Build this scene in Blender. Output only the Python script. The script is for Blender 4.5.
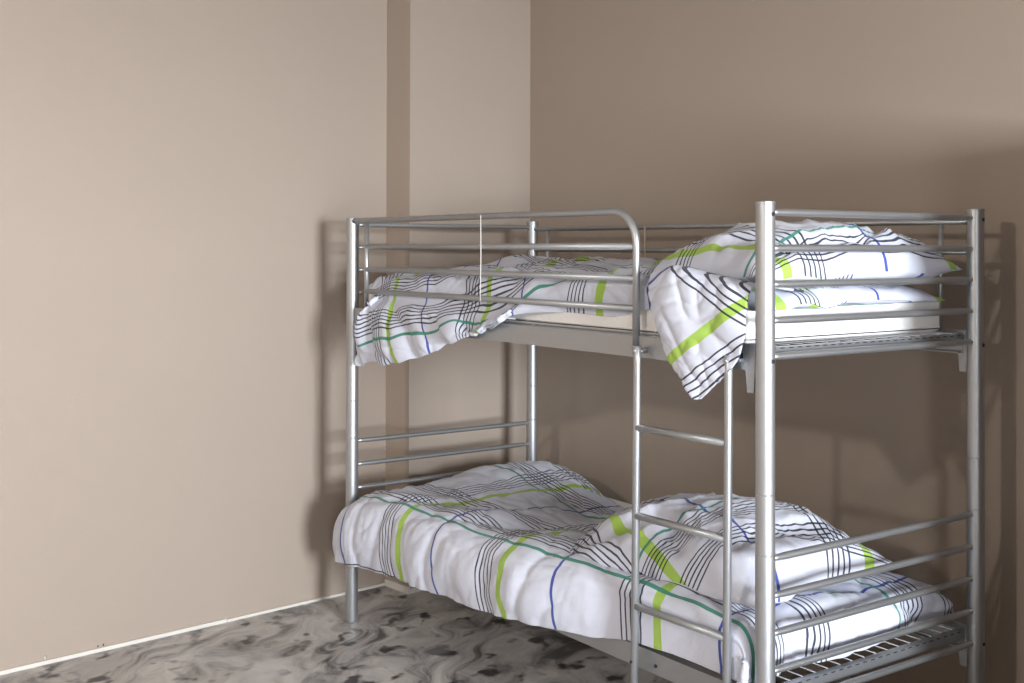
import bpy, bmesh, math
import numpy as np
from mathutils import Matrix, Vector

# ------------------------------------------------------------------ camera, world, lights, exposure
SC = bpy.context.scene
COL = SC.collection
for o in list(bpy.data.objects):
    bpy.data.objects.remove(o)

FPX, CYPX = 1177.057, 237.218            # focal length and horizon row in pixels of a 1024 x 683 frame
CAM = Vector((4.304, -2.2668, 1.5297))
YAW, PITCH, ROLL = -0.95162, 0.008968, 0.002362
fw = Vector((math.sin(YAW) * math.cos(PITCH), math.cos(YAW) * math.cos(PITCH), math.sin(PITCH)))
rt = Vector((math.cos(YAW), -math.sin(YAW), 0))
up = rt.cross(fw)
r2 = rt * math.cos(ROLL) + up * math.sin(ROLL)
u2 = up * math.cos(ROLL) - rt * math.sin(ROLL)
cd = bpy.data.cameras.new('camera')
cam = bpy.data.objects.new('camera', cd)
COL.objects.link(cam)
M = Matrix((r2, u2, -fw)).transposed().to_4x4()
M.translation = CAM
cam.matrix_world = M
cd.sensor_width = 36
cd.lens = FPX / 1024 * 36
cd.shift_y = -(341.5 - CYPX) / 1024
cd.clip_start = 0.05
SC.camera = cam

SC.view_settings.view_transform = 'Standard'
SC.view_settings.look = 'None'
SC.view_settings.gamma = 1
SC.view_settings.use_curve_mapping = False
SC.view_settings.exposure = 0.0

world = bpy.data.worlds.new('sky')
SC.world = world
world.use_nodes = True
wn = world.node_tree.nodes
wn['Background'].inputs[0].default_value = (0.75, 0.85, 1.0, 1)
wn['Background'].inputs[1].default_value = 1.0

def area(name, loc, target, sx, sy, power, color):
    d = bpy.data.lights.new(name, 'AREA')
    d.shape = 'RECTANGLE'; d.size = sx; d.size_y = sy
    d.energy = power; d.color = color
    o = bpy.data.objects.new(name, d)
    COL.objects.link(o)
    o.location = loc
    o.rotation_euler = (Vector(target) - Vector(loc)).to_track_quat('-Z', 'Y').to_euler()
    return o

ROOM_X, ROOM_Y, ROOM_Z = 9.0, -8.0, 3.05         # right wall, front wall, ceiling
# daylight coming in through the window of the right wall and the small one of the front wall
area('window_daylight', (ROOM_X - .06, -1.0, 1.65), (0, -1.0, 1.65), 1.4, 1.4, 980, (0.88, 0.94, 1.0))
area('window_daylight_2', (ROOM_X - .06, -4.3, 1.65), (0, -4.3, 1.65), 1.1, 1.4, 165, (0.92, 0.96, 1.0))
# ceiling downlight far behind the camera
sd = bpy.data.lights.new('ceiling_lamp_light', 'POINT'); sd.energy = 255; sd.color = (1.0, .92, .82); sd.shadow_soft_size = .10
so = bpy.data.objects.new('ceiling_lamp_light', sd); COL.objects.link(so); so.location = (2.85, -5.3, 2.90)

# ------------------------------------------------------------------ helpers
def tag(o, label=None, cat=None, group=None, kind=None):
    if label: o['label'] = label
    if cat: o['category'] = cat
    if group: o['group'] = group
    if kind: o['kind'] = kind
    return o

def obj(name, mesh, mat=None, parent=None, smooth=True):
    o = bpy.data.objects.new(name, mesh)
    COL.objects.link(o)
    if mat is not None and not mesh.materials:
        mesh.materials.append(mat)
    if parent is not None:
        o.parent = parent
    if smooth and mesh.polygons:
        mesh.polygons.foreach_set('use_smooth', [True] * len(mesh.polygons))
    return o

def empty(name, loc=(0, 0, 0)):
    o = bpy.data.objects.new(name, None)
    o.empty_display_size = .1
    COL.objects.link(o)
    o.location = loc
    return o

def mesh_from(verts, faces, name='m'):
    me = bpy.data.meshes.new(name)
    me.from_pydata([tuple(v) for v in verts], [], faces)
    me.update()
    return me

def fillet(pts, rad, n=7):
    """polyline with rounded inner corners"""
    pts = [Vector(p) for p in pts]
    out = [pts[0]]
    for i in range(1, len(pts) - 1):
        a, b, c = pts[i - 1], pts[i], pts[i + 1]
        d1, d2 = (a - b).normalized(), (c - b).normalized()
        ang = d1.angle(d2)
        t = rad / math.tan(ang / 2)
        ctr = b + (d1 + d2).normalized() * (rad / math.sin(ang / 2))
        p1, p2 = b + d1 * t, b + d2 * t
        v1, v2 = p1 - ctr, p2 - ctr
        for k in range(n + 1):
            out.append(ctr + v1.slerp(v2, k / n).normalized() * rad)
    out.append(pts[-1])
    return out

def tube(pts, r, seg=14, caps=True, bev=0.0):
    """swept round tube; r is a number or one radius per point"""
    pts = [Vector(p) for p in pts]
    rs = r if isinstance(r, (list, tuple)) else [r] * len(pts)
    rs = list(rs)
    if bev:                                          # small chamfer at both ends
        d0 = (pts[1] - pts[0]).normalized() * bev
        d1 = (pts[-2] - pts[-1]).normalized() * bev
        pts = [pts[0], pts[0] + d0] + pts[1:-1] + [pts[-1] + d1, pts[-1]]
        rs = [rs[0] - bev, rs[0]] + rs[1:-1] + [rs[-1], rs[-1] - bev]
    verts, faces = [], []
    t0 = (pts[1] - pts[0]).normalized()
    ref = Vector((0, 0, 1)) if abs(t0.z) < .9 else Vector((1, 0, 0))
    nrm = (ref - t0 * ref.dot(t0)).normalized()
    for i, p in enumerate(pts):
        if i == 0: t = pts[1] - pts[0]
        elif i == len(pts) - 1: t = pts[-1] - pts[-2]
        else: t = (pts[i + 1] - pts[i]).normalized() + (pts[i] - pts[i - 1]).normalized()
        t.normalize()
        nrm = (nrm - t * nrm.dot(t)).normalized()
        bi = t.cross(nrm)
        for k in range(seg):
            a = 2 * math.pi * k / seg
            verts.append(p + (nrm * math.cos(a) + bi * math.sin(a)) * rs[i])
    n = len(pts)
    for i in range(n - 1):
        for k in range(seg):
            k2 = (k + 1) % seg
            faces.append((i * seg + k, i * seg + k2, (i + 1) * seg + k2, (i + 1) * seg + k))
    if caps:
        faces.append(tuple(reversed(range(seg))))
        faces.append(tuple((n - 1) * seg + k for k in range(seg)))
    me = mesh_from(verts, faces)
    return me

def lathe(profile, seg=36):
    """profile of (r, z) turned about z"""
    verts, faces = [], []
    for r, z in profile:
        for k in range(seg):
            a = 2 * math.pi * k / seg
            verts.append((r * math.cos(a), r * math.sin(a), z))
    n = len(profile)
    for i in range(n - 1):
        for k in range(seg):
            k2 = (k + 1) % seg
            faces.append((i * seg + k, i * seg + k2, (i + 1) * seg + k2, (i + 1) * seg + k))
    faces.append(tuple(reversed(range(seg))))
    faces.append(tuple((n - 1) * seg + k for k in range(seg)))
    return mesh_from(verts, faces)

def box(x0, x1, y0, y1, z0, z1, bevel=0.0, segs=2):
    bm = bmesh.new()
    bmesh.ops.create_cube(bm, size=1)
    bmesh.ops.scale(bm, vec=(x1 - x0, y1 - y0, z1 - z0), verts=bm.verts)
    bmesh.ops.translate(bm, vec=((x0 + x1) / 2, (y0 + y1) / 2, (z0 + z1) / 2), verts=bm.verts)
    if bevel:
        bmesh.ops.bevel(bm, geom=bm.edges[:], offset=bevel, segments=segs, profile=.5, affect='EDGES')
    me = bpy.data.meshes.new('box')
    bm.to_mesh(me); bm.free()
    return me

def prism(poly, axis, a0, a1):
    """poly of 2D points extruded along an axis ('x': (y,z), 'y': (x,z), 'z': (x,y))"""
    def mk(p, a):
        return {'x': (a, p[0], p[1]), 'y': (p[0], a, p[1]), 'z': (p[0], p[1], a)}[axis]
    n = len(poly)
    verts = [mk(p, a0) for p in poly] + [mk(p, a1) for p in poly]
    faces = [tuple(range(n)), tuple(reversed(range(n, 2 * n)))]
    for i in range(n):
        j = (i + 1) % n
        faces.append((i, n + i, n + j, j))
    me = mesh_from(verts, faces)
    bm = bmesh.new(); bm.from_mesh(me)
    bmesh.ops.recalc_face_normals(bm, faces=bm.faces)
    bm.to_mesh(me); bm.free()
    return me

def autosmooth(o, ang=15):
    me = o.data
    bm = bmesh.new(); bm.from_mesh(me)
    for e in bm.edges:
        if len(e.link_faces) == 2 and e.calc_face_angle(0) > math.radians(ang):
            e.smooth = False
    for f in bm.faces: f.smooth = True
    bm.to_mesh(me); bm.free()
    return o

# ------------------------------------------------------------------ materials
def new_mat(name):
    m = bpy.data.materials.new(name)
    m.use_nodes = True
    nt = m.node_tree
    b = nt.nodes['Principled BSDF']
    return m, nt, b

def N(nt, kind, **kw):
    n = nt.nodes.new(kind)
    for k, v in kw.items():
        setattr(n, k, v)
    return n

def math_node(nt, op, a, b=None, c=None):
    n = nt.nodes.new('ShaderNodeMath'); n.operation = op
    for i, v in enumerate((a, b, c)):
        if v is None: continue
        if isinstance(v, (int, float)): n.inputs[i].default_value = v
        else: nt.links.new(v, n.inputs[i])
    return n.outputs[0]

def mixc(nt, fac, a, b):
    n = nt.nodes.new('ShaderNodeMix'); n.data_type = 'RGBA'
    for idx, v in ((0, fac), (6, a), (7, b)):
        if isinstance(v, (int, float)): n.inputs[idx].default_value = v
        elif isinstance(v, tuple): n.inputs[idx].default_value = (*v, 1)
        else: nt.links.new(v, n.inputs[idx])
    return n.outputs[2]

def bump(nt, b, height, strength, dist):
    n = nt.nodes.new('ShaderNodeBump')
    n.inputs['Strength'].default_value = strength
    n.inputs['Distance'].default_value = dist
    nt.links.new(height, n.inputs['Height'])
    nt.links.new(n.outputs[0], b.inputs['Normal'])

def wall_paint(name, col):
    m, nt, b = new_mat(name)
    tc = N(nt, 'ShaderNodeTexCoord')
    n1 = N(nt, 'ShaderNodeTexNoise'); n1.inputs['Scale'].default_value = 1.7; n1.inputs['Detail'].default_value = 3
    n2 = N(nt, 'ShaderNodeTexNoise'); n2.inputs['Scale'].default_value = 160; n2.inputs['Detail'].default_value = 4
    nt.links.new(tc.outputs['Object'], n1.inputs['Vector'])
    nt.links.new(tc.outputs['Object'], n2.inputs['Vector'])
    c = mixc(nt, n1.outputs[0], tuple(x * .97 for x in col), tuple(x * 1.03 for x in col))
    nt.links.new(c, b.inputs['Base Color'])
    b.inputs['Roughness'].default_value = .62
    b.inputs['Specular IOR Level'].default_value = .3
    bump(nt, b, n2.outputs[0], .12, .003)
    return m

MAT_WALL = wall_paint('beige_wall_paint', (0.335, 0.275, 0.228))

def plain(name, col, rough=.5, metal=0.0, spec=.5):
    m, nt, b = new_mat(name)
    tc = N(nt, 'ShaderNodeTexCoord')
    n1 = N(nt, 'ShaderNodeTexNoise'); n1.inputs['Scale'].default_value = 25; n1.inputs['Detail'].default_value = 3
    nt.links.new(tc.outputs['Object'], n1.inputs['Vector'])
    c = mixc(nt, n1.outputs[0], tuple(x * .95 for x in col), tuple(min(1, x * 1.05) for x in col))
    nt.links.new(c, b.inputs['Base Color'])
    b.inputs['Roughness'].default_value = rough
    b.inputs['Metallic'].default_value = metal
    b.inputs['Specular IOR Level'].default_value = spec
    return m

MAT_CEIL = plain('ceiling_paint', (.55, .53, .50), .8)
MAT_BASE = plain('white_baseboard_paint', (.60, .565, .52), .6)
MAT_FRAME = plain('white_window_frame', (.8, .8, .78), .4)
MAT_DARK = plain('dark_bolt_head', (.008, .008, .02), .5)
MAT_STRING = plain('white_string', (.6, .59, .56), .8)
MAT_TAN = plain('tan_string', (.42, .34, .26), .8)

def metal_paint():
    m, nt, b = new_mat('silver_powder_coat')
    tc = N(nt, 'ShaderNodeTexCoord')
    n1 = N(nt, 'ShaderNodeTexNoise'); n1.inputs['Scale'].default_value = 400; n1.inputs['Detail'].default_value = 2
    nt.links.new(tc.outputs['Object'], n1.inputs['Vector'])
    c = mixc(nt, n1.outputs[0], (.39, .40, .415), (.44, .45, .465))
    nt.links.new(c, b.inputs['Base Color'])
    b.inputs['Metallic'].default_value = .85
    b.inputs['Roughness'].default_value = .41
    bump(nt, b, n1.outputs[0], .05, .0005)
    return m
MAT_METAL = metal_paint()

def floor_mat():
    m, nt, b = new_mat('grey_marbled_floor')
    tc = N(nt, 'ShaderNodeTexCoord')
    mp = N(nt, 'ShaderNodeMapping'); mp.inputs['Rotation'].default_value = (0, 0, .9)
    nt.links.new(tc.outputs['Object'], mp.inputs[0])
    def warp(src, scale, amt):
        n = N(nt, 'ShaderNodeTexNoise'); n.inputs['Scale'].default_value = scale; n.inputs['Detail'].default_value = 2
        nt.links.new(src, n.inputs['Vector'])
        s = N(nt, 'ShaderNodeVectorMath', operation='SUBTRACT'); s.inputs[1].default_value = (.5, .5, .5)
        nt.links.new(n.outputs['Color'], s.inputs[0])
        k = N(nt, 'ShaderNodeVectorMath', operation='SCALE'); k.inputs[3].default_value = amt
        nt.links.new(s.outputs[0], k.inputs[0])
        a = N(nt, 'ShaderNodeVectorMath', operation='ADD')
        nt.links.new(src, a.inputs[0]); nt.links.new(k.outputs[0], a.inputs[1])
        return a.outputs[0]
    w = warp(mp.outputs[0], 2.2, .55)
    st = N(nt, 'ShaderNodeMapping'); st.inputs['Scale'].default_value = (1.0, 2.6, 1)
    nt.links.new(w, st.inputs[0])
    # smeared grey swirls
    n1 = N(nt, 'ShaderNodeTexNoise'); n1.inputs['Scale'].default_value = 2.4; n1.inputs['Detail'].default_value = 7
    n1.inputs['Roughness'].default_value = .62; n1.inputs['Distortion'].default_value = .9
    nt.links.new(st.outputs[0], n1.inputs['Vector'])
    r1 = N(nt, 'ShaderNodeValToRGB')
    r1.color_ramp.elements[0].position = .36; r1.color_ramp.elements[0].color = (.10, .097, .097, 1)
    r1.color_ramp.elements[1].position = .62; r1.color_ramp.elements[1].color = (.56, .535, .51, 1)
    e = r1.color_ramp.elements.new(.47); e.color = (.36, .34, .33, 1)
    nt.links.new(n1.outputs[0], r1.inputs[0])
    # dark blots
    n2 = N(nt, 'ShaderNodeTexNoise'); n2.inputs['Scale'].default_value = 6.0; n2.inputs['Detail'].default_value = 2.0
    n2.inputs['Distortion'].default_value = .1
    st2 = N(nt, 'ShaderNodeMapping'); st2.inputs['Scale'].default_value = (1.35, 1.5, 1); st2.inputs['Location'].default_value = (3.1, 1.7, 0)
    w2 = warp(mp.outputs[0], 9, .04)
    nt.links.new(w2, st2.inputs[0])
    nt.links.new(st2.outputs[0], n2.inputs['Vector'])
    r2_ = N(nt, 'ShaderNodeValToRGB')
    r2_.color_ramp.elements[0].position = .575; r2_.color_ramp.elements[0].color = (0, 0, 0, 1)
    r2_.color_ramp.elements[1].position = .66; r2_.color_ramp.elements[1].color = (1, 1, 1, 1)
    nt.links.new(n2.outputs[0], r2_.inputs[0])
    f = math_node(nt, 'MULTIPLY', r2_.outputs[0], .92)
    c = mixc(nt, f, r1.outputs[0], (.022, .022, .024))
    # pale milky clouds
    n3 = N(nt, 'ShaderNodeTexNoise'); n3.inputs['Scale'].default_value = 2.4; n3.inputs['Detail'].default_value = 4
    w3 = warp(mp.outputs[0], 3, .3)
    nt.links.new(w3, n3.inputs['Vector'])
    r3 = N(nt, 'ShaderNodeValToRGB')
    r3.color_ramp.elements[0].position = .52; r3.color_ramp.elements[0].color = (0, 0, 0, 1)
    r3.color_ramp.elements[1].position = .72; r3.color_ramp.elements[1].color = (.8, .8, .8, 1)
    nt.links.new(n3.outputs[0], r3.inputs[0])
    c = mixc(nt, r3.outputs[0], c, (.54, .53, .53))
    nt.links.new(c, b.inputs['Base Color'])
    b.inputs['Roughness'].default_value = .42
    b.inputs['Specular IOR Level'].default_value = .35
    bump(nt, b, n1.outputs[0], .1, .004)
    return m
MAT_FLOOR = floor_mat()

BLACK, GREEN, TEAL, BLUE = (.009, .009, .026), (.30, .47, .045), (.03, .21, .145), (.018, .045, .30)

def plaid(name, ulines, vlines, pu, pv, base=(.555, .575, .665)):
    """printed check cloth. lines: ('g', start, count, spacing, halfwidth, colour) or ('l', centre, halfwidth, colour); UVs are metres of cloth"""
    m, nt, b = new_mat(name)
    uv = N(nt, 'ShaderNodeUVMap'); uv.uv_map = 'cloth'
    sep = N(nt, 'ShaderNodeSeparateXYZ'); nt.links.new(uv.outputs[0], sep.inputs[0])
    col = base
    for ax, lines, per in ((0, ulines, pu), (1, vlines, pv)):
        c = math_node(nt, 'FLOORED_MODULO', sep.outputs[ax], per)
        for ln in lines:
            if ln[0] == 'l':
                _, ctr, hw, colr = ln
                k = math_node(nt, 'COMPARE', c, ctr, hw)
            else:
                _, st, cnt, sp, hw, colr = ln
                span = cnt * sp
                inside = math_node(nt, 'COMPARE', c, st + span / 2, span / 2)
                loc = math_node(nt, 'FLOORED_MODULO', math_node(nt, 'SUBTRACT', c, st), sp)
                k = math_node(nt, 'MULTIPLY', inside, math_node(nt, 'COMPARE', loc, sp / 2, hw))
            k = math_node(nt, 'MULTIPLY', k, .93)
            col = mixc(nt, k, col, colr)
    nt.links.new(col, b.inputs['Base Color'])
    b.inputs['Roughness'].default_value = .85
    b.inputs['Specular IOR Level'].default_value = .2
    b.inputs['Sheen Weight'].default_value = .1
    tc = N(nt, 'ShaderNodeTexCoord')
    n1 = N(nt, 'ShaderNodeTexNoise'); n1.inputs['Scale'].default_value = 38; n1.inputs['Detail'].default_value = 4
    nt.links.new(tc.outputs['Object'], n1.inputs['Vector'])
    bump(nt, b, n1.outputs[0], .25, .006)
    return m

MAT_PLAID = plaid('check_print_cotton',
    [('g', .322, 5, .020, .0031, BLACK), ('l', .479, .0165, GREEN), ('l', .056, .0055, BLUE)],
    [('l', .02, .006, TEAL), ('g', .05, 6, .017, .0029, BLACK), ('g', .235, 5, .017, .0029, BLACK)],
    .67, .60)
def mattress_mat():
    m, nt, b = new_mat('white_mattress_cover')
    tc = N(nt, 'ShaderNodeTexCoord')
    n1 = N(nt, 'ShaderNodeTexNoise'); n1.inputs['Scale'].default_value = 60; n1.inputs['Detail'].default_value = 3
    nt.links.new(tc.outputs['Object'], n1.inputs['Vector'])
    c = mixc(nt, n1.outputs[0], (.76, .74, .73), (.84, .83, .82))
    nt.links.new(c, b.inputs['Base Color'])
    b.inputs['Roughness'].default_value = .9
    bump(nt, b, n1.outputs[0], .2, .003)
    return m
MAT_MATT = mattress_mat()

# ------------------------------------------------------------------ room
TH = 0.1142                                       # the left wall is not square to the bed
XL = -0.3472
ct, sn = math.cos(TH), math.sin(TH)
def LW(a, b):                                     # a into the room from the left wall, b along it
    return (XL + a * ct - b * sn, a * sn + b * ct)
PIL, PILB, YB = .176, .378, 1.12
BEND = (YB - PIL * sn) / ct                       # where the pilaster face meets the back wall

floor = obj('floor', mesh_from([(-1.2, ROOM_Y - .1, 0), (ROOM_X + .1, ROOM_Y - .1, 0), (ROOM_X + .1, YB + .3, 0), (-1.2, YB + .3, 0),
                                (-1.2, ROOM_Y - .1, -.1), (ROOM_X + .1, ROOM_Y - .1, -.1), (ROOM_X + .1, YB + .3, -.1), (-1.2, YB + .3, -.1)],
            [(0, 1, 2, 3), (7, 6, 5, 4), (0, 4, 5, 1), (1, 5, 6, 2), (2, 6, 7, 3), (3, 7, 4, 0)]), MAT_FLOOR, smooth=False)
tag(floor, 'grey marbled floor with dark blots', kind='structure')
BS = (ROOM_Y - .12 * sn) / ct - .1
wl = obj('wall_left', prism([LW(0, BS), LW(0, 1.25), LW(-.15, 1.25), LW(-.15, BS)], 'z', 0, ROOM_Z), MAT_WALL, smooth=False)
tag(wl, 'long plain beige wall left of the bunk bed', kind='structure')
pil = obj('wall_pilaster', prism([LW(0, PILB), LW(PIL, PILB), LW(PIL, BEND + .05), LW(0, BEND + .05)], 'z', 0, ROOM_Z), MAT_WALL, smooth=False)
tag(pil, 'beige boxed-out pilaster in the corner behind the bed', kind='structure')
wb = obj('wall_back', box(-.9, ROOM_X + .1, YB, YB + .15, 0, ROOM_Z), MAT_WALL, smooth=False)
tag(wb, 'beige wall behind the long side of the bunk bed', kind='structure')
ce = obj('ceiling', box(-1.2, ROOM_X + .1, ROOM_Y - .1, YB + .15, ROOM_Z, ROOM_Z + .1), MAT_CEIL, smooth=False)
tag(ce, 'plain ceiling above the frame', kind='structure')

def wall_blocks(blocks):
    bm = bmesh.new()
    for bl_ in blocks:
        me = box(ROOM_X, ROOM_X + .15, *bl_)
        bm.from_mesh(me); bpy.data.meshes.remove(me)
    me = bpy.data.meshes.new('wall')
    bm.to_mesh(me); bm.free()
    return me
WZ0, WZ1 = .95, 2.35
WINS = ((-1.7, -.3), (-4.85, -3.75))
wr_ = obj('wall_right', wall_blocks([(ROOM_Y - .1, YB + .15, 0, WZ0), (ROOM_Y - .1, YB + .15, WZ1, ROOM_Z), (ROOM_Y - .1, -4.85, WZ0, WZ1),
                                     (-3.75, -1.7, WZ0, WZ1), (-.3, YB + .15, WZ0, WZ1)]), MAT_WALL, smooth=False)
tag(wr_, 'beige window wall right of the camera', kind='structure')
wf = obj('wall_front', box(-1.2, ROOM_X + .1, ROOM_Y - .15, ROOM_Y, 0, ROOM_Z), MAT_WALL, smooth=False)
tag(wf, 'beige wall behind the camera', kind='structure')
def window(name, label, c0, c1, z0, z1, fixed, axis):
    e = empty(name)
    tag(e, label, kind='structure')
    t = .05
    mid = (c0 + c1) / 2
    bars = [(c0, c0 + t, z0, z1), (c1 - t, c1, z0, z1), (c0 + t, c1 - t, z0, z0 + t), (c0 + t, c1 - t, z1 - t, z1)]
    if c1 - c0 > 1: bars.append((mid - t / 2, mid + t / 2, z0 + t, z1 - t))
    for (a, b, c, d) in bars:
        me = box(fixed - .03, fixed + .03, a, b, c, d, .004) if axis == 'x' else box(a, b, fixed - .03, fixed + .03, c, d, .004)
        obj('window_frame', me, MAT_FRAME, e, smooth=False)
window('window_1', 'white framed window in the right wall nearer the bed', *WINS[0], WZ0, WZ1, ROOM_X + .05, 'x')
window('window_2', 'white framed window in the right wall behind the camera', *WINS[1], WZ0, WZ1, ROOM_X + .05, 'x')

bm_ = obj('shade_beam', box(5.9, 6.15, ROOM_Y, YB, 2.1, ROOM_Z), MAT_WALL, smooth=False)  # unseen beam, added so window light fades towards the top of the walls
tag(bm_, 'unseen beam added right of the camera to shade the upper left wall', kind='structure')
pt_ = obj('light_blocker', prism([(-.04, 0), (YB, 0), (YB, 1.86), (.56, 1.86), (.56, .42), (-.04, .42)], 'x', 2.69, 2.81), MAT_WALL, smooth=False)  # unseen blocker added to shade the back wall and the floor under the bed
tag(pt_, 'unseen stepped light blocker added beyond the right end of the bed', kind='structure')

# thin white strip along the foot of the left wall and round the pilaster
def strip(p, q, h, t, nrm):
    n = Vector((nrm[0], nrm[1])) * t
    return prism([p, q, (q[0] + n.x, q[1] + n.y), (p[0] + n.x, p[1] + n.y)], 'z', 0, h)
bl = empty('baseboard_left'); tag(bl, 'thin white strip along the foot of the left wall', kind='structure')
bcuts = [BS + .05, -1.35, -.42, PILB]
for i in range(3):
    obj('baseboard_strip', strip(LW(0, bcuts[i] + .001), LW(0, bcuts[i + 1] - .001), (.013, .014, .011)[i], .012, (ct, sn)), MAT_BASE, bl, smooth=False)
bp = empty('baseboard_pilaster'); tag(bp, 'white strip round the foot of the pilaster', kind='structure')
obj('baseboard_strip', strip(LW(.013, PILB), LW(PIL + .012, PILB), .03, .012, (sn, -ct)), MAT_BASE, bp, smooth=False)
obj('baseboard_strip', strip(LW(PIL, PILB), LW(PIL, BEND - .01), .02, .012, (ct, sn)), MAT_BASE, bp, smooth=False)
bb = obj('baseboard_back', box(LW(PIL, BEND)[0] + .012, ROOM_X, YB - .012, YB, 0, .02), MAT_BASE, smooth=False)
tag(bb, 'thin white strip along the foot of the back wall', kind='structure')

# ceiling fitting of the lamp behind the camera
fit = obj('ceiling_light', lathe([(.02, -.04), (.10, -.035), (.11, -.01), (.11, 0), (.02, 0)]), MAT_FRAME)
fit.location = (2.85, -5.3, ROOM_Z)
tag(fit, 'round white ceiling lamp fitting behind the camera', kind='structure')

# chips and a drip of paint just above the strip
for (b_, z_, w_, h_, m_) in ((-.954, .0195, .003, .004, MAT_DARK), (-.933, .020, .003, .005, MAT_DARK), (-1.152, .020, .004, .012, MAT_BASE)):
    x_, y_ = LW(.0006, b_)
    ch = obj('paint_chip', lathe([(.0005, 0), (1, .0003), (.0005, .0012)], 9), m_, wl)
    ch.scale = (h_, w_, 1)
    ch.location = (x_, y_, z_)
    ch.rotation_euler = (0, math.pi / 2, TH)

# ------------------------------------------------------------------ bunk bed
L, W, H = 2.2357, .9143, 1.65
ZS, ZS2 = .7533, .905                             # seams of the plugged posts
PR = .0255
bed = empty('bunk_bed')
tag(bed, 'silver tubular metal bunk bed with ladder against the beige corner walls', 'bunk bed')

prof = [(PR - .004, 0), (PR - .002, .004), (PR, .012),
        (PR, ZS - .003), (PR - .0012, ZS - .0012), (PR - .0012, ZS + .0012), (PR - .0006, ZS + .003),
        (PR - .0006, ZS2 - .002), (PR - .0015, ZS2 - .0005), (PR - .0015, ZS2 + .0005), (PR - .0006, ZS2 + .002),
        (PR - .0006, H - .008)]
post_me = lathe(prof)
cap_me = lathe([(PR - .0004, H - .008), (PR + .0004, H - .0075), (PR + .0004, H - .002), (PR - .0015, H), (.001, H + .0005)])
ring_me = lathe([(PR - .0012, ZS + .0005), (PR + .0003, ZS + .001), (PR + .0003, ZS + .0035), (PR - .0012, ZS + .004)])
bolt_me = tube([(0, 0, 0), (0, -.004, 0)], .0055, 10, bev=.001)
for (x, y, sx, sy) in ((0, 0, -1, -1), (0, W, -1, 1), (L, 0, 1, -1), (L, W, 1, 1)):
    p = autosmooth(obj('post', post_me.copy(), MAT_METAL, bed)); p.location = (x, y, 0)
    c = autosmooth(obj('post_cap', cap_me.copy(), MAT_METAL, p))
    rg = obj('joint_ring', ring_me.copy(), MAT_METAL, p)
    for z in (1.617, 1.243, .354):
        # bolt heads on the outer end face of the posts, a touch towards the front
        b = obj('bolt', bolt_me.copy(), MAT_DARK, p)
        a = math.radians(93 if sx > 0 else -90)
        b.rotation_euler = (0, 0, a)
        b.location = (math.sin(a) * (PR - .002), -math.cos(a) * (PR - .002), z)

# end rails: five above, five below at each end, pinched at the plugs
def end_rail(x, z):
    y0, y1 = .018, W - .018
    return tube([(x, y0, z), (x, y0 + .025, z), (x, y0 + .06, z), (x, y1 - .06, z), (x, y1 - .025, z), (x, y1, z)],
                [.0075, .0082, .0098, .0098, .0082, .0075], 14)
RAILS = [1.6226 - .0925 * i for i in range(5)] + [.7376 - .0957 * i for i in range(5)]
for x in (0, L):
    for z in RAILS:
        obj('end_rail', end_rail(x, z), MAT_METAL, bed)

# bed bases: side profiles, end bars, mesh wires, corner brackets
ring_rng = [(-1, 0, 'front'), (1, W, 'back')]
def base(ztop):
    e = empty('bed_base'); e.parent = bed
    x0, x1 = .045, L - .045
    for s, y in ((-1, 0.0), (1, W)):
        # z-shaped profile: upright face, flange turned inwards at top and bottom
        f = lambda d: y - s * d
        poly = [(f(-.002), ztop), (f(.028), ztop), (f(.028), ztop - .003), (f(.001), ztop - .003), (f(.001), ztop - .058),
                (f(.02), ztop - .058), (f(.02), ztop - .061), (f(-.002), ztop - .061)]
        sr = autosmooth(obj('side_rail', prism(poly, 'x', x0, x1), MAT_METAL, e))
    for s, x in ((-1, .052), (1, L - .052)):
        f = lambda d: x - s * d
        poly = [(f(-.018), ztop - .004), (f(.002), ztop - .004), (f(.002), ztop - .007), (f(-.015), ztop - .007), (f(-.015), ztop - .034), (f(-.018), ztop - .034)]
        eb = obj('end_bar', prism(poly, 'y', .004, W - .004), MAT_METAL, e, smooth=False)
        xs_ = x + s * .0184
        slot = box(xs_ - .0006, xs_ + .0006, -.008, .008, -.0012, .0012)
        for k in range(26):                                # row of short slots along the top of the bar
            obj('bar_slot', slot, MAT_DARK, e, smooth=False).location = (0, .035 + (W - .07) * k / 25, ztop - .0075)
    n = 17
    for i in range(n):
        y = .045 + (W - .09) * i / (n - 1)
        obj('mesh_wire', tube([(.05, y, ztop - .002), (L - .050, y, ztop - .002)], .0021, 6), MAT_METAL, e)
    for i in range(9):
        x = .2 + (L - .4) * i / 8
        obj('cross_wire', tube([(x, .02, ztop - .0075), (x, W - .02, ztop - .0075)], .0024, 6), MAT_METAL, e)
    for sx, x in ((1, PR), (-1, L - PR)):
        for sy, y in ((1, 0.0), (-1, W)):
            # plate bolted to the side profile with a hook tongue hanging below
            g = lambda d: x + sx * d
            poly = [(g(.004), ztop + .008), (g(.078), ztop + .008), (g(.078), ztop - .058), (g(.036), ztop - .062),
                    (g(.030), ztop - .118), (g(.008), ztop - .118), (g(.004), ztop - .06)]
            br = obj('corner_bracket', prism(poly, 'y', y - .0065 if sy > 0 else y + .0025, y - .0025 if sy > 0 else y + .0065), MAT_METAL, e, smooth=False)
            hx = g(.05)
            ys = y - .0075 if sy > 0 else y + .0075
            obj('bracket_hole', box(hx - .005, hx + .005, min(ys, ys + sy * .0015), max(ys, ys + sy * .0015), ztop - .032, ztop - .018), MAT_DARK, br, smooth=False)
    return e
ZU, ZL = 1.276, .388
base(ZU); base(ZL)

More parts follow.
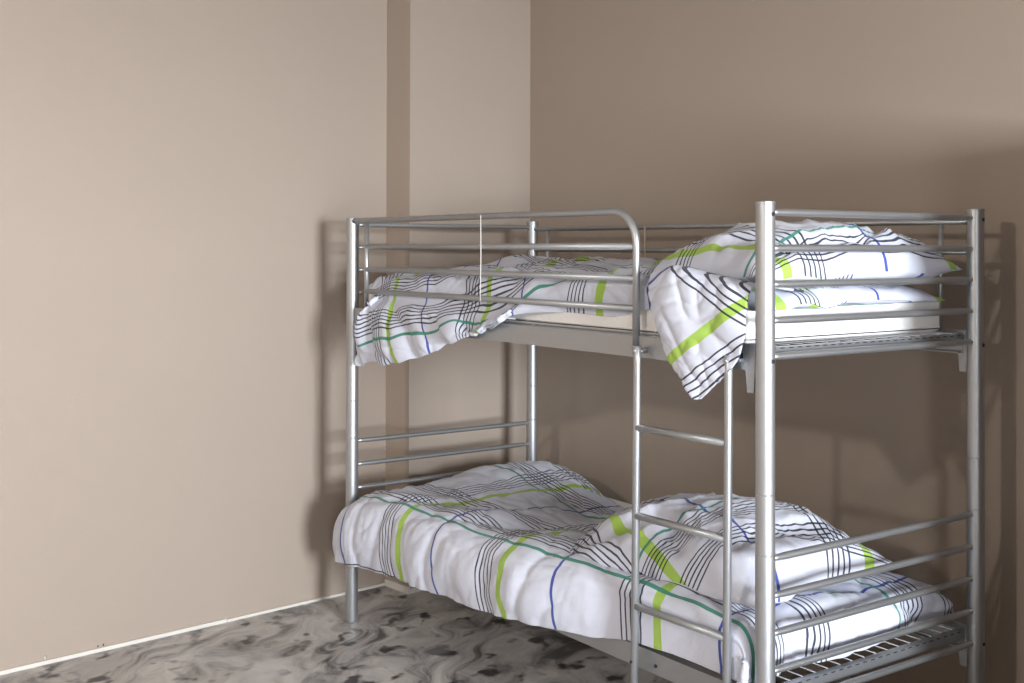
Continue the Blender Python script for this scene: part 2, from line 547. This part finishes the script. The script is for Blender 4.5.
# front guard: top tube bends down at its right end, upright near the post, three bars
def guard(y, xa, xb, zs, name, bend, xu):
    e = empty(name); e.parent = bed
    rr = .0112
    zt = 1.6375
    if bend:
        pts = fillet([(.02, y, zt), (xb, y, zt), (xb, y, 1.222)], .10, 9)
        obj('guard_top_tube', tube(pts, rr, 16), MAT_METAL, e)
        obj('end_plug', tube([(.020, y, zt), (.031, y, zt)], rr + .0012, 14), MAT_DARK, e)
        obj('guard_upright', tube([(xu, y, zt - .008), (xu, y, 1.276)], .0095, 14), MAT_METAL, e)
        obj('bolt', tube([(xb, y - rr + .002, 1.245), (xb, y - rr - .004, 1.245)], .007, 12, bev=.0015), MAT_METAL, e)
        for z in zs:
            obj('guard_bar', tube([(xu, y, z), (xb, y, z)], .0102, 14), MAT_METAL, e)
    else:
        for z in zs:
            obj('guard_bar', tube([(.02, y, z), (L - .02, y, z)], .0098, 14), MAT_METAL, e)
        for x in xu:
            obj('guard_upright', tube([(x, y, zs[0]), (x - .006, y, 1.276)], .0085, 12), MAT_METAL, e)
    return e
guard(-.002, .12, 1.745, [1.534, 1.442, 1.355], 'front_guard', True, .122)
guard(W, .02, L - .02, [1.613, 1.521, 1.43], 'back_guard', False, (.117, 2.118))

# ladder on the front
lad = empty('ladder'); lad.parent = bed
LX0, LX1, LY = 1.781, 2.138, -.034
for x, lean in ((LX0, .010), (LX1, .006)):
    obj('ladder_stile', tube([(x + lean / 2, LY, 1.252), (x + lean / 2, LY, 1.2), (x - lean, LY, .012)], .0112, 16, bev=.002), MAT_METAL, lad)
    obj('stile_foot', tube([(x - lean, LY, .02), (x - lean, LY, 0)], .0125, 14, bev=.002), MAT_DARK, lad)
    obj('hook_pin', tube([(x + lean / 2, LY + .004, 1.238), (x + lean / 2, -.003, 1.238)], .0085, 12), MAT_METAL, lad)
    obj('bolt', tube([(x + lean / 2, LY - .009, 1.238), (x + lean / 2, LY - .015, 1.238)], .0065, 12, bev=.0015), MAT_METAL, lad)
    for z in (.356,):
        obj('bolt', tube([(x - lean * .7, LY - .009, z), (x - lean * .7, LY - .0135, z)], .0045, 10), MAT_DARK, lad)
for z in (1.020, .770, .514, .26):
    obj('rung', tube([(LX0 + .004, LY, z), (LX1 - .004, LY, z + .004)], .0105, 14), MAT_METAL, lad)
obj('bolt', tube([(LX0 + .05, -.001, .352), (LX0 + .05, -.006, .352)], .005, 10), MAT_DARK, lad)

# ------------------------------------------------------------------ strings on the guards
s1 = obj('string', tube(fillet([(.960, -.0155, 1.642), (.9605, -.0145, 1.5), (.957, -.0145, 1.345)], .02, 3), .0017, 8), MAT_STRING)
tag(s1, 'thin white string hanging upright down the front guard bars', 'string')
s2 = obj('string', tube([(.773, W - .0125, 1.618), (.775, W - .013, 1.5), (.770, W - .0125, 1.425)], .0018, 8), MAT_TAN)
tag(s2, 'thin tan string hanging from the rear guard bar by the wall', 'string')

# ------------------------------------------------------------------ cloth tools
RNG = np.random.default_rng(7)
PERM = RNG.permutation(256)
GRAD = RNG.normal(size=(256, 2)); GRAD /= np.linalg.norm(GRAD, axis=1)[:, None]
def gn(x, y, seed=0):
    xi = np.floor(x).astype(int); yi = np.floor(y).astype(int)
    xf, yf = x - xi, y - yi
    def g(ix, iy, dx, dy):
        h = PERM[(PERM[(ix + seed * 17) % 256] + iy) % 256]
        return GRAD[h, 0] * dx + GRAD[h, 1] * dy
    u = xf ** 3 * (xf * (xf * 6 - 15) + 10); v = yf ** 3 * (yf * (yf * 6 - 15) + 10)
    a = g(xi, yi, xf, yf) * (1 - u) + g(xi + 1, yi, xf - 1, yf) * u
    b = g(xi, yi + 1, xf, yf - 1) * (1 - u) + g(xi + 1, yi + 1, xf - 1, yf - 1) * u
    return (a * (1 - v) + b * v) * 1.5
def folds(x, y, f, ang, stretch, seed, sharp=2.0):
    """long soft creases running along ang"""
    c, s = math.cos(ang), math.sin(ang)
    wx = x + .25 / f * gn(x * f * .6, y * f * .6, seed + 5)
    wy = y + .25 / f * gn(x * f * .6 + 9, y * f * .6 + 4, seed + 6)
    a = (wx * c + wy * s) * f / stretch
    b = (-wx * s + wy * c) * f
    n = gn(a, b, seed)
    return (1 - np.minimum(1, np.abs(n) * 2.0)) ** sharp - .25

def crom(P, t):
    """Catmull-Rom through P (k, ...) at parameters t in 0..k-1"""
    k = len(P)
    i = np.clip(np.floor(t).astype(int), 0, k - 2)
    f = (t - i).reshape(-1, *([1] * (P.ndim - 1)))
    p1, p2 = P[i], P[i + 1]
    p0 = np.where((i > 0).reshape(f.shape), P[np.maximum(i - 1, 0)], 2 * p1 - p2)
    p3 = np.where((i < k - 2).reshape(f.shape), P[np.minimum(i + 2, k - 1)], 2 * p2 - p1)
    return .5 * (2 * p1 + (p2 - p0) * f + (2 * p0 - 5 * p1 + 4 * p2 - p3) * f ** 2 + (3 * p1 - p0 - 3 * p2 + p3) * f ** 3)

def resample(P, n):
    """surface grid from control grid P (a, b, 3) to (n[0], n[1], 3)"""
    A = crom(P, np.linspace(0, P.shape[0] - 1, n[0]))
    B = crom(np.swapaxes(A, 0, 1), np.linspace(0, P.shape[1] - 1, n[1]))
    return np.swapaxes(B, 0, 1)

def normals(G):
    du = np.gradient(G, axis=0); dv = np.gradient(G, axis=1)
    n = np.cross(du, dv)
    return n / np.maximum(1e-9, np.linalg.norm(n, axis=2))[..., None]

def arc(G, axis):
    d = np.linalg.norm(np.diff(G, axis=axis), axis=2)
    z = np.zeros_like(np.take(d, [0], axis=axis))
    return np.concatenate([z, np.cumsum(d, axis=axis)], axis=axis)

def grid_mesh(G, UV):
    a, b = G.shape[:2]
    me = bpy.data.meshes.new('cloth')
    idx = np.arange(a * b).reshape(a, b)
    F = np.stack([idx[:-1, :-1], idx[1:, :-1], idx[1:, 1:], idx[:-1, 1:]], -1).reshape(-1, 4)
    me.from_pydata(G.reshape(-1, 3).tolist(), [], F.tolist())
    lay = me.uv_layers.new(name='cloth')
    li = np.empty(len(me.loops), dtype=np.int32)
    me.loops.foreach_get('vertex_index', li)
    lay.data.foreach_set('uv', UV.reshape(-1, 2)[li].astype(np.float32).ravel())
    me.update()
    return me

def solidify(o, t, offset=-1):
    md = o.modifiers.new('thickness', 'SOLIDIFY')
    md.thickness = t; md.offset = offset
    return o

# ------------------------------------------------------------------ mattresses
def mattress(ztop, zbot, x0, x1, label):
    y0, y1 = .036, W - .022
    bm = bmesh.new()
    nx, ny, nz = 44, 20, 5
    bmesh.ops.create_cube(bm, size=1)
    bmesh.ops.subdivide_edges(bm, edges=bm.edges[:], cuts=11, use_grid_fill=True)
    for v in bm.verts:
        x, y, z = v.co * 2
        # rounded edges
        ex = math.copysign(abs(x) ** .9, x) if x else 0
        px = (x0 + x1) / 2 + (x1 - x0) / 2 * x
        py = (y0 + y1) / 2 + (y1 - y0) / 2 * y
        pz = (zbot + ztop) / 2 + (ztop - zbot) / 2 * z
        r = .018
        def pull(p, c, h):
            return p
        v.co = (px, py, pz)
    bmesh.ops.bevel(bm, geom=[e for e in bm.edges if len(e.link_faces) == 2 and e.calc_face_angle(0) > 1], offset=.016, segments=3, profile=.5, affect='EDGES')
    for v in bm.verts:
        v.co.z += .002 * math.sin(v.co.x * 9) * math.sin(v.co.y * 11) if v.co.z > (zbot + ztop) / 2 else 0
    me = bpy.data.meshes.new('mattress')
    bm.to_mesh(me); bm.free()
    m = empty('mattress', ((x0 + x1) / 2, (y0 + y1) / 2, zbot))
    body = obj('mattress_body', me, MAT_MATT, m); body.location = -m.location
    def loop(z):
        c = .016
        P = fillet([((x0 + x1) / 2, y0, z), (x1, y0, z), (x1, y1, z), (x0, y1, z), (x0, y0, z), ((x0 + x1) / 2 - .001, y0, z)], c, 4)
        return tube(P, .0022, 8)
    for z in (zbot + .014, ztop - .012):
        pp = obj('piping', loop(z), MAT_MATT, m); pp.location = -m.location
    tag(m, label, 'mattress')
    return m
mattress(1.384, 1.277, .06, 2.135, 'white mattress on the upper bunk showing below its bedding')
mattress(.50, .389, .06, 2.135, 'mattress on the lower bunk almost wholly hidden by the duvet')

# ------------------------------------------------------------------ lower duvet
def lerp_tab(x, tab):
    return float(np.interp(x, [t[0] for t in tab], [t[1] for t in tab]))

def lower_duvet():
    xs = [-.03, .02, .12, .3, .5, .75, 1.0, 1.3, 1.55, 1.75, 1.95, 2.08, 2.155, 2.185, 2.18]
    hem = [(-.06, .252), (.48, .290), (1.01, .319), (1.45, .355), (1.73, .396), (1.82, .408), (2.02, .412), (2.2, .405)]
    topn = [(-.06, .475), (.02, .515), (.14, .552), (.3, .562), (1.6, .565), (2.0, .56), (2.2, .55)]
    back = [(-.06, .52), (.03, .552), (.15, .60), (.27, .612), (.38, .592), (.54, .54), (.7, .525), (1.2, .53), (2.0, .54), (2.2, .53)]
    P = np.zeros((len(xs), 10, 3))
    for i, x in enumerate(xs):
        h = lerp_tab(x, hem); t = lerp_tab(x, topn); bk = lerp_tab(x, back)
        sh = min(1, max(0, (x - 1.35) / .3))               # near the ladder the front lies flat against the rail
        yo = -.062 + .046 * sh
        cs = [(yo, h), (yo - .022 + .020 * sh, h + (t - h) * .33), (yo - .018 + .017 * sh, h + (t - h) * .68), (-.050 + .036 * sh, t - .022), (.03, t + .010),
              (.20, t + .006), (.42, .5 * t + .5 * bk), (.62, bk), (.80, bk), (.885, bk - .035)]
        for j, (y, z) in enumerate(cs):
            xx = x
            if i == 0:                                     # left edge slants: further out at the hem than on top
                xx = np.interp(j, [0, 3, 5, 9], [-.028, .02, .035, .03])
            elif i == 1:
                xx = np.interp(j, [0, 3, 5, 9], [.015, .05, .065, .06])
            k = len(xs) - 1 - i                            # right end rounds over and down the end of the mattress
            if k <= 2:
                zb = .405 + .02 * (y > .6)
                z = zb + (z - zb) * (.93, .55, .0)[2 - k] if z > zb else z
                if j == 0: xx -= .01 * (2 - k)
            P[i, j] = (xx, y, z)
    n = (330, 200)
    G = resample(P, n)
    X = G[..., 0]
    V = arc(G, 1); A = arc(G, 0)
    ridge = V[:, int(n[1] * 3.3 / 9)][:, None]             # cloth coordinate v = 0 at the ridge over the front edge
    v = V - ridge
    Nn = -normals(G)
    onfront = 1 / (1 + np.exp((v + .02) / .035))
    edge = np.clip(V / .05, 0, 1)
    x, y = A[:, n[1] // 2][:, None] + 0 * X, v
    d = .018 * gn(x * 3.1, y * 3.1, 1) + .009 * folds(x, y, 4.5, .5, 2.5, 2) + .007 * folds(x, y, 9, -.6, 3, 3) + .0032 * folds(x, y, 17, .2, 3, 4)
    dtop = d + .018 * folds(x, y, 3.0, .25, 3.0, 8)
    dfr = .013 * gn(x * 4.2, y * 1.5, 11) + .009 * folds(x, y, 5.5, 1.35, 3.5, 12) + .005 * folds(x, y, 9, .9, 2.5, 13) + .0026 * folds(x, y, 17, 1.25, 3.5, 14)
    lad_ = np.clip((X - 1.5) / .2, 0, 1)
    disp = dtop * (1 - onfront) + dfr * onfront * (1 - .8 * lad_)
    G = G + Nn * disp[..., None]
    G[..., 2] += (1 - edge) * .006 * gn(x * 6, y * 0, 15)  # wavy hem
    wob = .009
    UV = np.stack([A[:, n[1] // 3][:, None] - .03 + wob * gn(x * 5, y * 5, 21) + .004 * gn(x * 14, y * 14, 23), v + wob * gn(x * 5 + 7, y * 5, 22)], -1)
    return grid_mesh(G, UV)
dl = obj('duvet', lower_duvet(), MAT_PLAID)
solidify(dl, .012)
tag(dl, 'white check duvet spread over the lower bunk, hanging down its front', 'duvet')

# ------------------------------------------------------------------ upper duvet
def upper_duvet():
    xs = [.05, .10, .2, .32, .5, .68, .85, .95, 1.08, 1.2, 1.4, 1.6, 1.75, 1.86]
    hem = [(.02, 1.05), (.10, 1.052), (.16, 1.078), (.27, 1.068), (.51, 1.108), (.66, 1.142), (.85, 1.206), (.92, 1.202), (.99, 1.238), (1.11, 1.288), (1.2, 1.318), (1.36, 1.333), (1.55, 1.320), (1.70, 1.345), (1.9, 1.38)]
    front = [(.0, 1.40), (.08, 1.425), (.4, 1.43), (.65, 1.445), (1.0, 1.445), (1.3, 1.45), (1.6, 1.455), (1.9, 1.43)]
    back = [(.0, 1.40), (.08, 1.445), (.16, 1.475), (.27, 1.505), (.42, 1.508), (.55, 1.485), (.7, 1.49), (.9, 1.48), (1.2, 1.47), (1.5, 1.46), (1.9, 1.42)]
    P = np.zeros((len(xs), 11, 3))
    for i, x in enumerate(xs):
        h, f, b = lerp_tab(x, hem), lerp_tab(x, front), lerp_tab(x, back)
        o = np.clip((1.30 - x) / .24, 0, 1); o = o * o * (3 - 2 * o)
        m = (h + f) / 2
        rest = [(.075, f), (.25, f + .012), (.5, (f + b) / 2), (.75, b), (.885, b - .06)]
        out = [(-.048, h), (-.060, max(h + .012, h * .6 + 1.262 * .4)), (-.056, max(h + .022, h * .15 + 1.262 * .85)), (-.034, max(1.290, h + .028)), (.006, 1.326), (.022, 1.372)]
        inn = [(.024, h - .004), (.024, h + .008), (.024, h + .02), (.024, h + .036), (.025, m + .012), (.034, f - .022)]
        cs = [tuple(o * p + (1 - o) * q for p, q in zip(a, c)) for a, c in zip(out, inn)] + rest
        for j, (y, z) in enumerate(cs):
            xx = x
            if i <= 2:                                     # the hanging left edge slants inwards towards the bar
                sl = np.interp(j, [0, 2, 4, 5, 6], [.022, .075, .14, .06, .0])
                xx = x + sl * (1 - i / 3)
            if i == 0 and j >= 6: z = z - .035
            P[i, j] = (xx, y, z)
    n = (340, 240)
    G = resample(P, n)
    X = G[..., 0]; V = arc(G, 1); A = arc(G, 0)
    rid = V[:, int(n[1] * 4.6 / 10)][:, None]
    v = V - rid
    Nn = -normals(G)
    x, y = A[:, n[1] // 2][:, None] + 0 * X, v
    hang = 1 / (1 + np.exp((v + .04) / .02))
    neck = np.exp(-((G[..., 1] - .005) / .04) ** 2)          # stays thin where it passes under the lowest bar
    d = .020 * gn(x * 4, y * 4, 31) + .020 * folds(x, y, 3.6, .5, 2.2, 32) + .010 * folds(x, y, 7, -.5, 2.5, 33) + .004 * folds(x, y, 15, .9, 2.5, 34)
    dh = .012 * gn(x * 6, y * 3, 35) + .020 * folds(x, y, 4.2, -.62, 3.0, 36) + .007 * folds(x, y, 9, -.9, 3, 38) + .003 * folds(x, y, 16, -.3, 3, 37)
    disp = (d * (1 - hang) + (1.7 * dh + .008) * hang) * (1 - .85 * neck)
    G = G + Nn * disp[..., None]
    G[..., 2] += np.clip(1 - V / .05, 0, 1) * .012 * gn(x * 9, y * 0, 39) * (X < 1.05)
    wob = .055
    uu = x * 1.10 + .55 * v * np.exp(-((x - .3) / .5) ** 2) + wob * gn(x * 3, y * 3, 41) + .014 * gn(x * 9, y * 9, 43)
    vv = v * 1.05 - .25 * (x - .4) + wob * gn(x * 3 + 5, y * 3, 42) + .014 * gn(x * 9, y * 9 + 3, 44)
    return grid_mesh(G, np.stack([uu + .24, vv + .20], -1))
du = obj('duvet', upper_duvet(), MAT_PLAID)
solidify(du, .010)
tag(du, 'crumpled white check duvet on the upper bunk, one corner hanging over the rail', 'duvet')

# ------------------------------------------------------------------ pillows
def pillow_mesh(corners, tu, td, seed, uvf, amp=1.0, peak=(.5, .5), n=100, pw=(3.2, .62), grooves=()):
    """soft cushion over four corners (front-left, front-right, back-right, back-left): thickness tu up and td down"""
    c = [np.array(p, float) for p in corners]
    s = np.linspace(0, 1, n)
    A, B = np.meshgrid(s, s, indexing='ij')
    def surf(sign):
        a, b = A[..., None], B[..., None]
        base = c[0] * (1 - a) * (1 - b) + c[1] * a * (1 - b) + c[2] * a * b + c[3] * (1 - a) * b
        # edges drawn in between the corners
        ctr = sum(c) / 4
        dr = .10 * (np.sin(np.pi * A) ** 2 * (np.abs(2 * B - 1) ** 3) + np.sin(np.pi * B) ** 2 * (np.abs(2 * A - 1) ** 3))
        base = base + (ctr - base) * dr[..., None]
        wa = np.clip(A ** (math.log(.5) / math.log(peak[0])), 0, 1); wb = np.clip(B ** (math.log(.5) / math.log(peak[1])), 0, 1)
        prof = (1 - np.abs(2 * wa - 1) ** pw[0]) ** pw[1] * (1 - np.abs(2 * wb - 1) ** pw[0]) ** pw[1]
        x, y = base[..., 0], base[..., 1]
        t = tu if sign > 0 else td
        h = prof * t
        for (a0, b0, a1, b1, wd, dp) in grooves if sign > 0 else ():
            ux, uy = a1 - a0, b1 - b0
            k = np.clip(((A - a0) * ux + (B - b0) * uy) / (ux * ux + uy * uy), 0, 1)
            dist = np.hypot(A - a0 - k * ux + .02 * gn(B * 5, A * 5, seed + 30), B - b0 - k * uy)
            h = h - dp * np.exp(-(dist / wd) ** 2) * np.minimum(1, prof * 1.5)
        wr = amp * (.014 * gn(x * 4, y * 4, seed) + .010 * folds(x, y, 6, .6, 2.2, seed + 1) + .006 * folds(x, y, 11, -.7, 2.5, seed + 2) + .003 * folds(x, y, 20, .1, 2, seed + 3))
        edge = np.minimum(1, np.minimum(np.minimum(A, 1 - A), np.minimum(B, 1 - B)) * 9)
        G = base.copy()
        G[..., 2] += sign * h + edge * wr * (1 if sign > 0 else .4)
        seam = (1 - edge) * .012 * gn(x * 9, y * 9, seed + 9)
        G[..., 2] += seam
        return G
    T, D = surf(1), surf(-1)
    # push the sides outward a little so that the flanks bulge
    Lu = np.linalg.norm(c[1] - c[0]); Lv = np.linalg.norm(c[3] - c[0])
    verts = np.concatenate([T.reshape(-1, 3), D.reshape(-1, 3)])
    idx = np.arange(n * n).reshape(n, n)
    F = np.stack([idx[:-1, :-1], idx[1:, :-1], idx[1:, 1:], idx[:-1, 1:]], -1).reshape(-1, 4)
    F2 = F[:, ::-1] + n * n
    me = bpy.data.meshes.new('pillow')
    me.from_pydata(verts.tolist(), [], np.concatenate([F, F2]).tolist())
    at = arc(T, 0)[:, n // 2][:, None] * np.ones((1, n)); bt = arc(T, 1)[n // 2][None] * np.ones((n, 1))
    w = .010
    at = at + w * gn(at * 6, bt * 6, seed + 20); bt = bt + w * gn(at * 6 + 3, bt * 6, seed + 21)
    uvT = np.stack(uvf(at, bt), -1).reshape(-1, 2)
    uvD = uvT + np.array([.13, .21])
    UV = np.concatenate([uvT, uvD])
    lay = me.uv_layers.new(name='cloth')
    li = np.empty(len(me.loops), dtype=np.int32); me.loops.foreach_get('vertex_index', li)
    lay.data.foreach_set('uv', UV[li].astype(np.float32).ravel())
    bm = bmesh.new(); bm.from_mesh(me)
    bmesh.ops.remove_doubles(bm, verts=bm.verts, dist=.0004)
    bm.to_mesh(me); bm.free()
    me.update()
    return me

CA, SA = math.cos(.40), math.sin(.40)
pl = obj('pillow', pillow_mesh([(1.33, -.005, .545), (2.20, .03, .60), (2.16, .66, .608), (1.10, .62, .575)], .165, .045, 50,
         lambda a, b: ((a + 1.2) * SA + b * CA - .24, (a + 1.2) * CA - b * SA - 1.46), amp=1.35, peak=(.56, .5), pw=(3.0, .7), grooves=((.12, .05, .42, .30, .05, .028), (.80, .15, .86, .62, .04, .022), (.42, .30, .60, .10, .04, .02))), MAT_PLAID)
tag(pl, 'plump white check pillow lying on the lower bunk duvet behind the ladder', 'pillow')

pu = empty('pillow', (1.9, .42, 1.39))
tag(pu, 'plump white check pillow on the upper bunk with its case corner hanging down', 'pillow')
pb = obj('pillow_body', pillow_mesh([(1.66, .05, 1.452), (2.215, .035, 1.448), (2.198, .912, 1.462), (1.42, .70, 1.452)], .150, .045, 70,
         lambda a, b: (.575 - b, a - .55), amp=1.3, peak=(.66, .52), pw=(3.0, .62), grooves=((.90, .02, .91, .55, .035, .034), (.55, .10, .88, .22, .045, .026), (.91, .55, .80, .80, .04, .02))), MAT_PLAID, pu)
pb.location = -pu.location

def flap():
    # loose front part of the pillow case: from under the pillow, over the mattress edge, hanging to a point
    top = [(1.80, .20, 1.415), (1.88, .20, 1.415), (1.97, .20, 1.415), (2.06, .2, 1.415), (2.13, .2, 1.415), (2.19, .2, 1.415)]
    lip = [(1.82, .015, 1.462), (1.89, .00, 1.476), (1.98, .0, 1.468), (2.06, .0, 1.455), (2.13, .0, 1.44), (2.19, .015, 1.43)]
    mid1 = [(1.835, -.035, 1.41), (1.90, -.05, 1.41), (1.98, -.05, 1.40), (2.06, -.048, 1.39), (2.13, -.042, 1.375), (2.195, -.03, 1.37)]
    mid2 = [(1.868, -.045, 1.325), (1.92, -.06, 1.31), (1.985, -.06, 1.305), (2.05, -.055, 1.30), (2.12, -.046, 1.295), (2.195, -.034, 1.30)]
    low = [(1.945, -.048, 1.21), (1.97, -.055, 1.205), (2.0, -.058, 1.20), (2.05, -.052, 1.195), (2.10, -.045, 1.20), (2.160, -.036, 1.225)]
    tip = [(2.018, -.046, 1.135), (2.022, -.048, 1.130), (2.03, -.048, 1.128), (2.04, -.047, 1.128), (2.05, -.046, 1.130), (2.06, -.044, 1.138)]
    P = np.array([top, lip, mid1, mid2, low, tip], float).swapaxes(0, 1)
    n = (90, 110)
    G = resample(P, n)
    X = G[..., 0]; V = arc(G, 1)
    Nn = normals(G)
    x, y = X, V
    e = np.clip((V - .12) / .1, 0, 1)
    d = e * (.007 * gn(x * 9, y * 9, 81) + .005 * folds(x, y, 11, .9, 2, 82) + .004 * folds(x, y, 18, -.5, 2, 83))
    G = G + Nn * d[..., None]
    # the print runs askew down the flap
    z = 1.45 - G[..., 2]
    u = (x - 1.83) * .555 + z * .832 + .004 * gn(x * 12, y * 12, 84)
    v = (x - 1.83) * .447 - z * .894 + .2
    return grid_mesh(G, np.stack([u, v], -1))
MAT_FLAP = plaid('check_print_flap_cotton',
    [('l', .25, .015, GREEN), ('g', .308, 4, .0195, .0025, BLACK), ('l', .02, .004, BLUE)],
    [('g', .25, 5, .018, .0025, BLACK)], 1.0, 1.0)
fl = obj('hanging_corner', flap(), MAT_FLAP, pu)
fl.location = -pu.location
solidify(fl, .006, 0)
fl['label'] = 'flat corner of the pillow case hanging over the side rail'

# folded under-layer of the pillow showing at the right end
ul = obj('folded_under_layer', pillow_mesh([(1.84, .030, 1.405), (2.195, .035, 1.372), (2.185, .84, 1.378), (1.6, .8, 1.405)], .052, .016, 90,
         lambda a, b: (.55 - b, a * .9 + .02), amp=.7, pw=(4, .5)), MAT_PLAID, pu)
ul.location = -pu.location
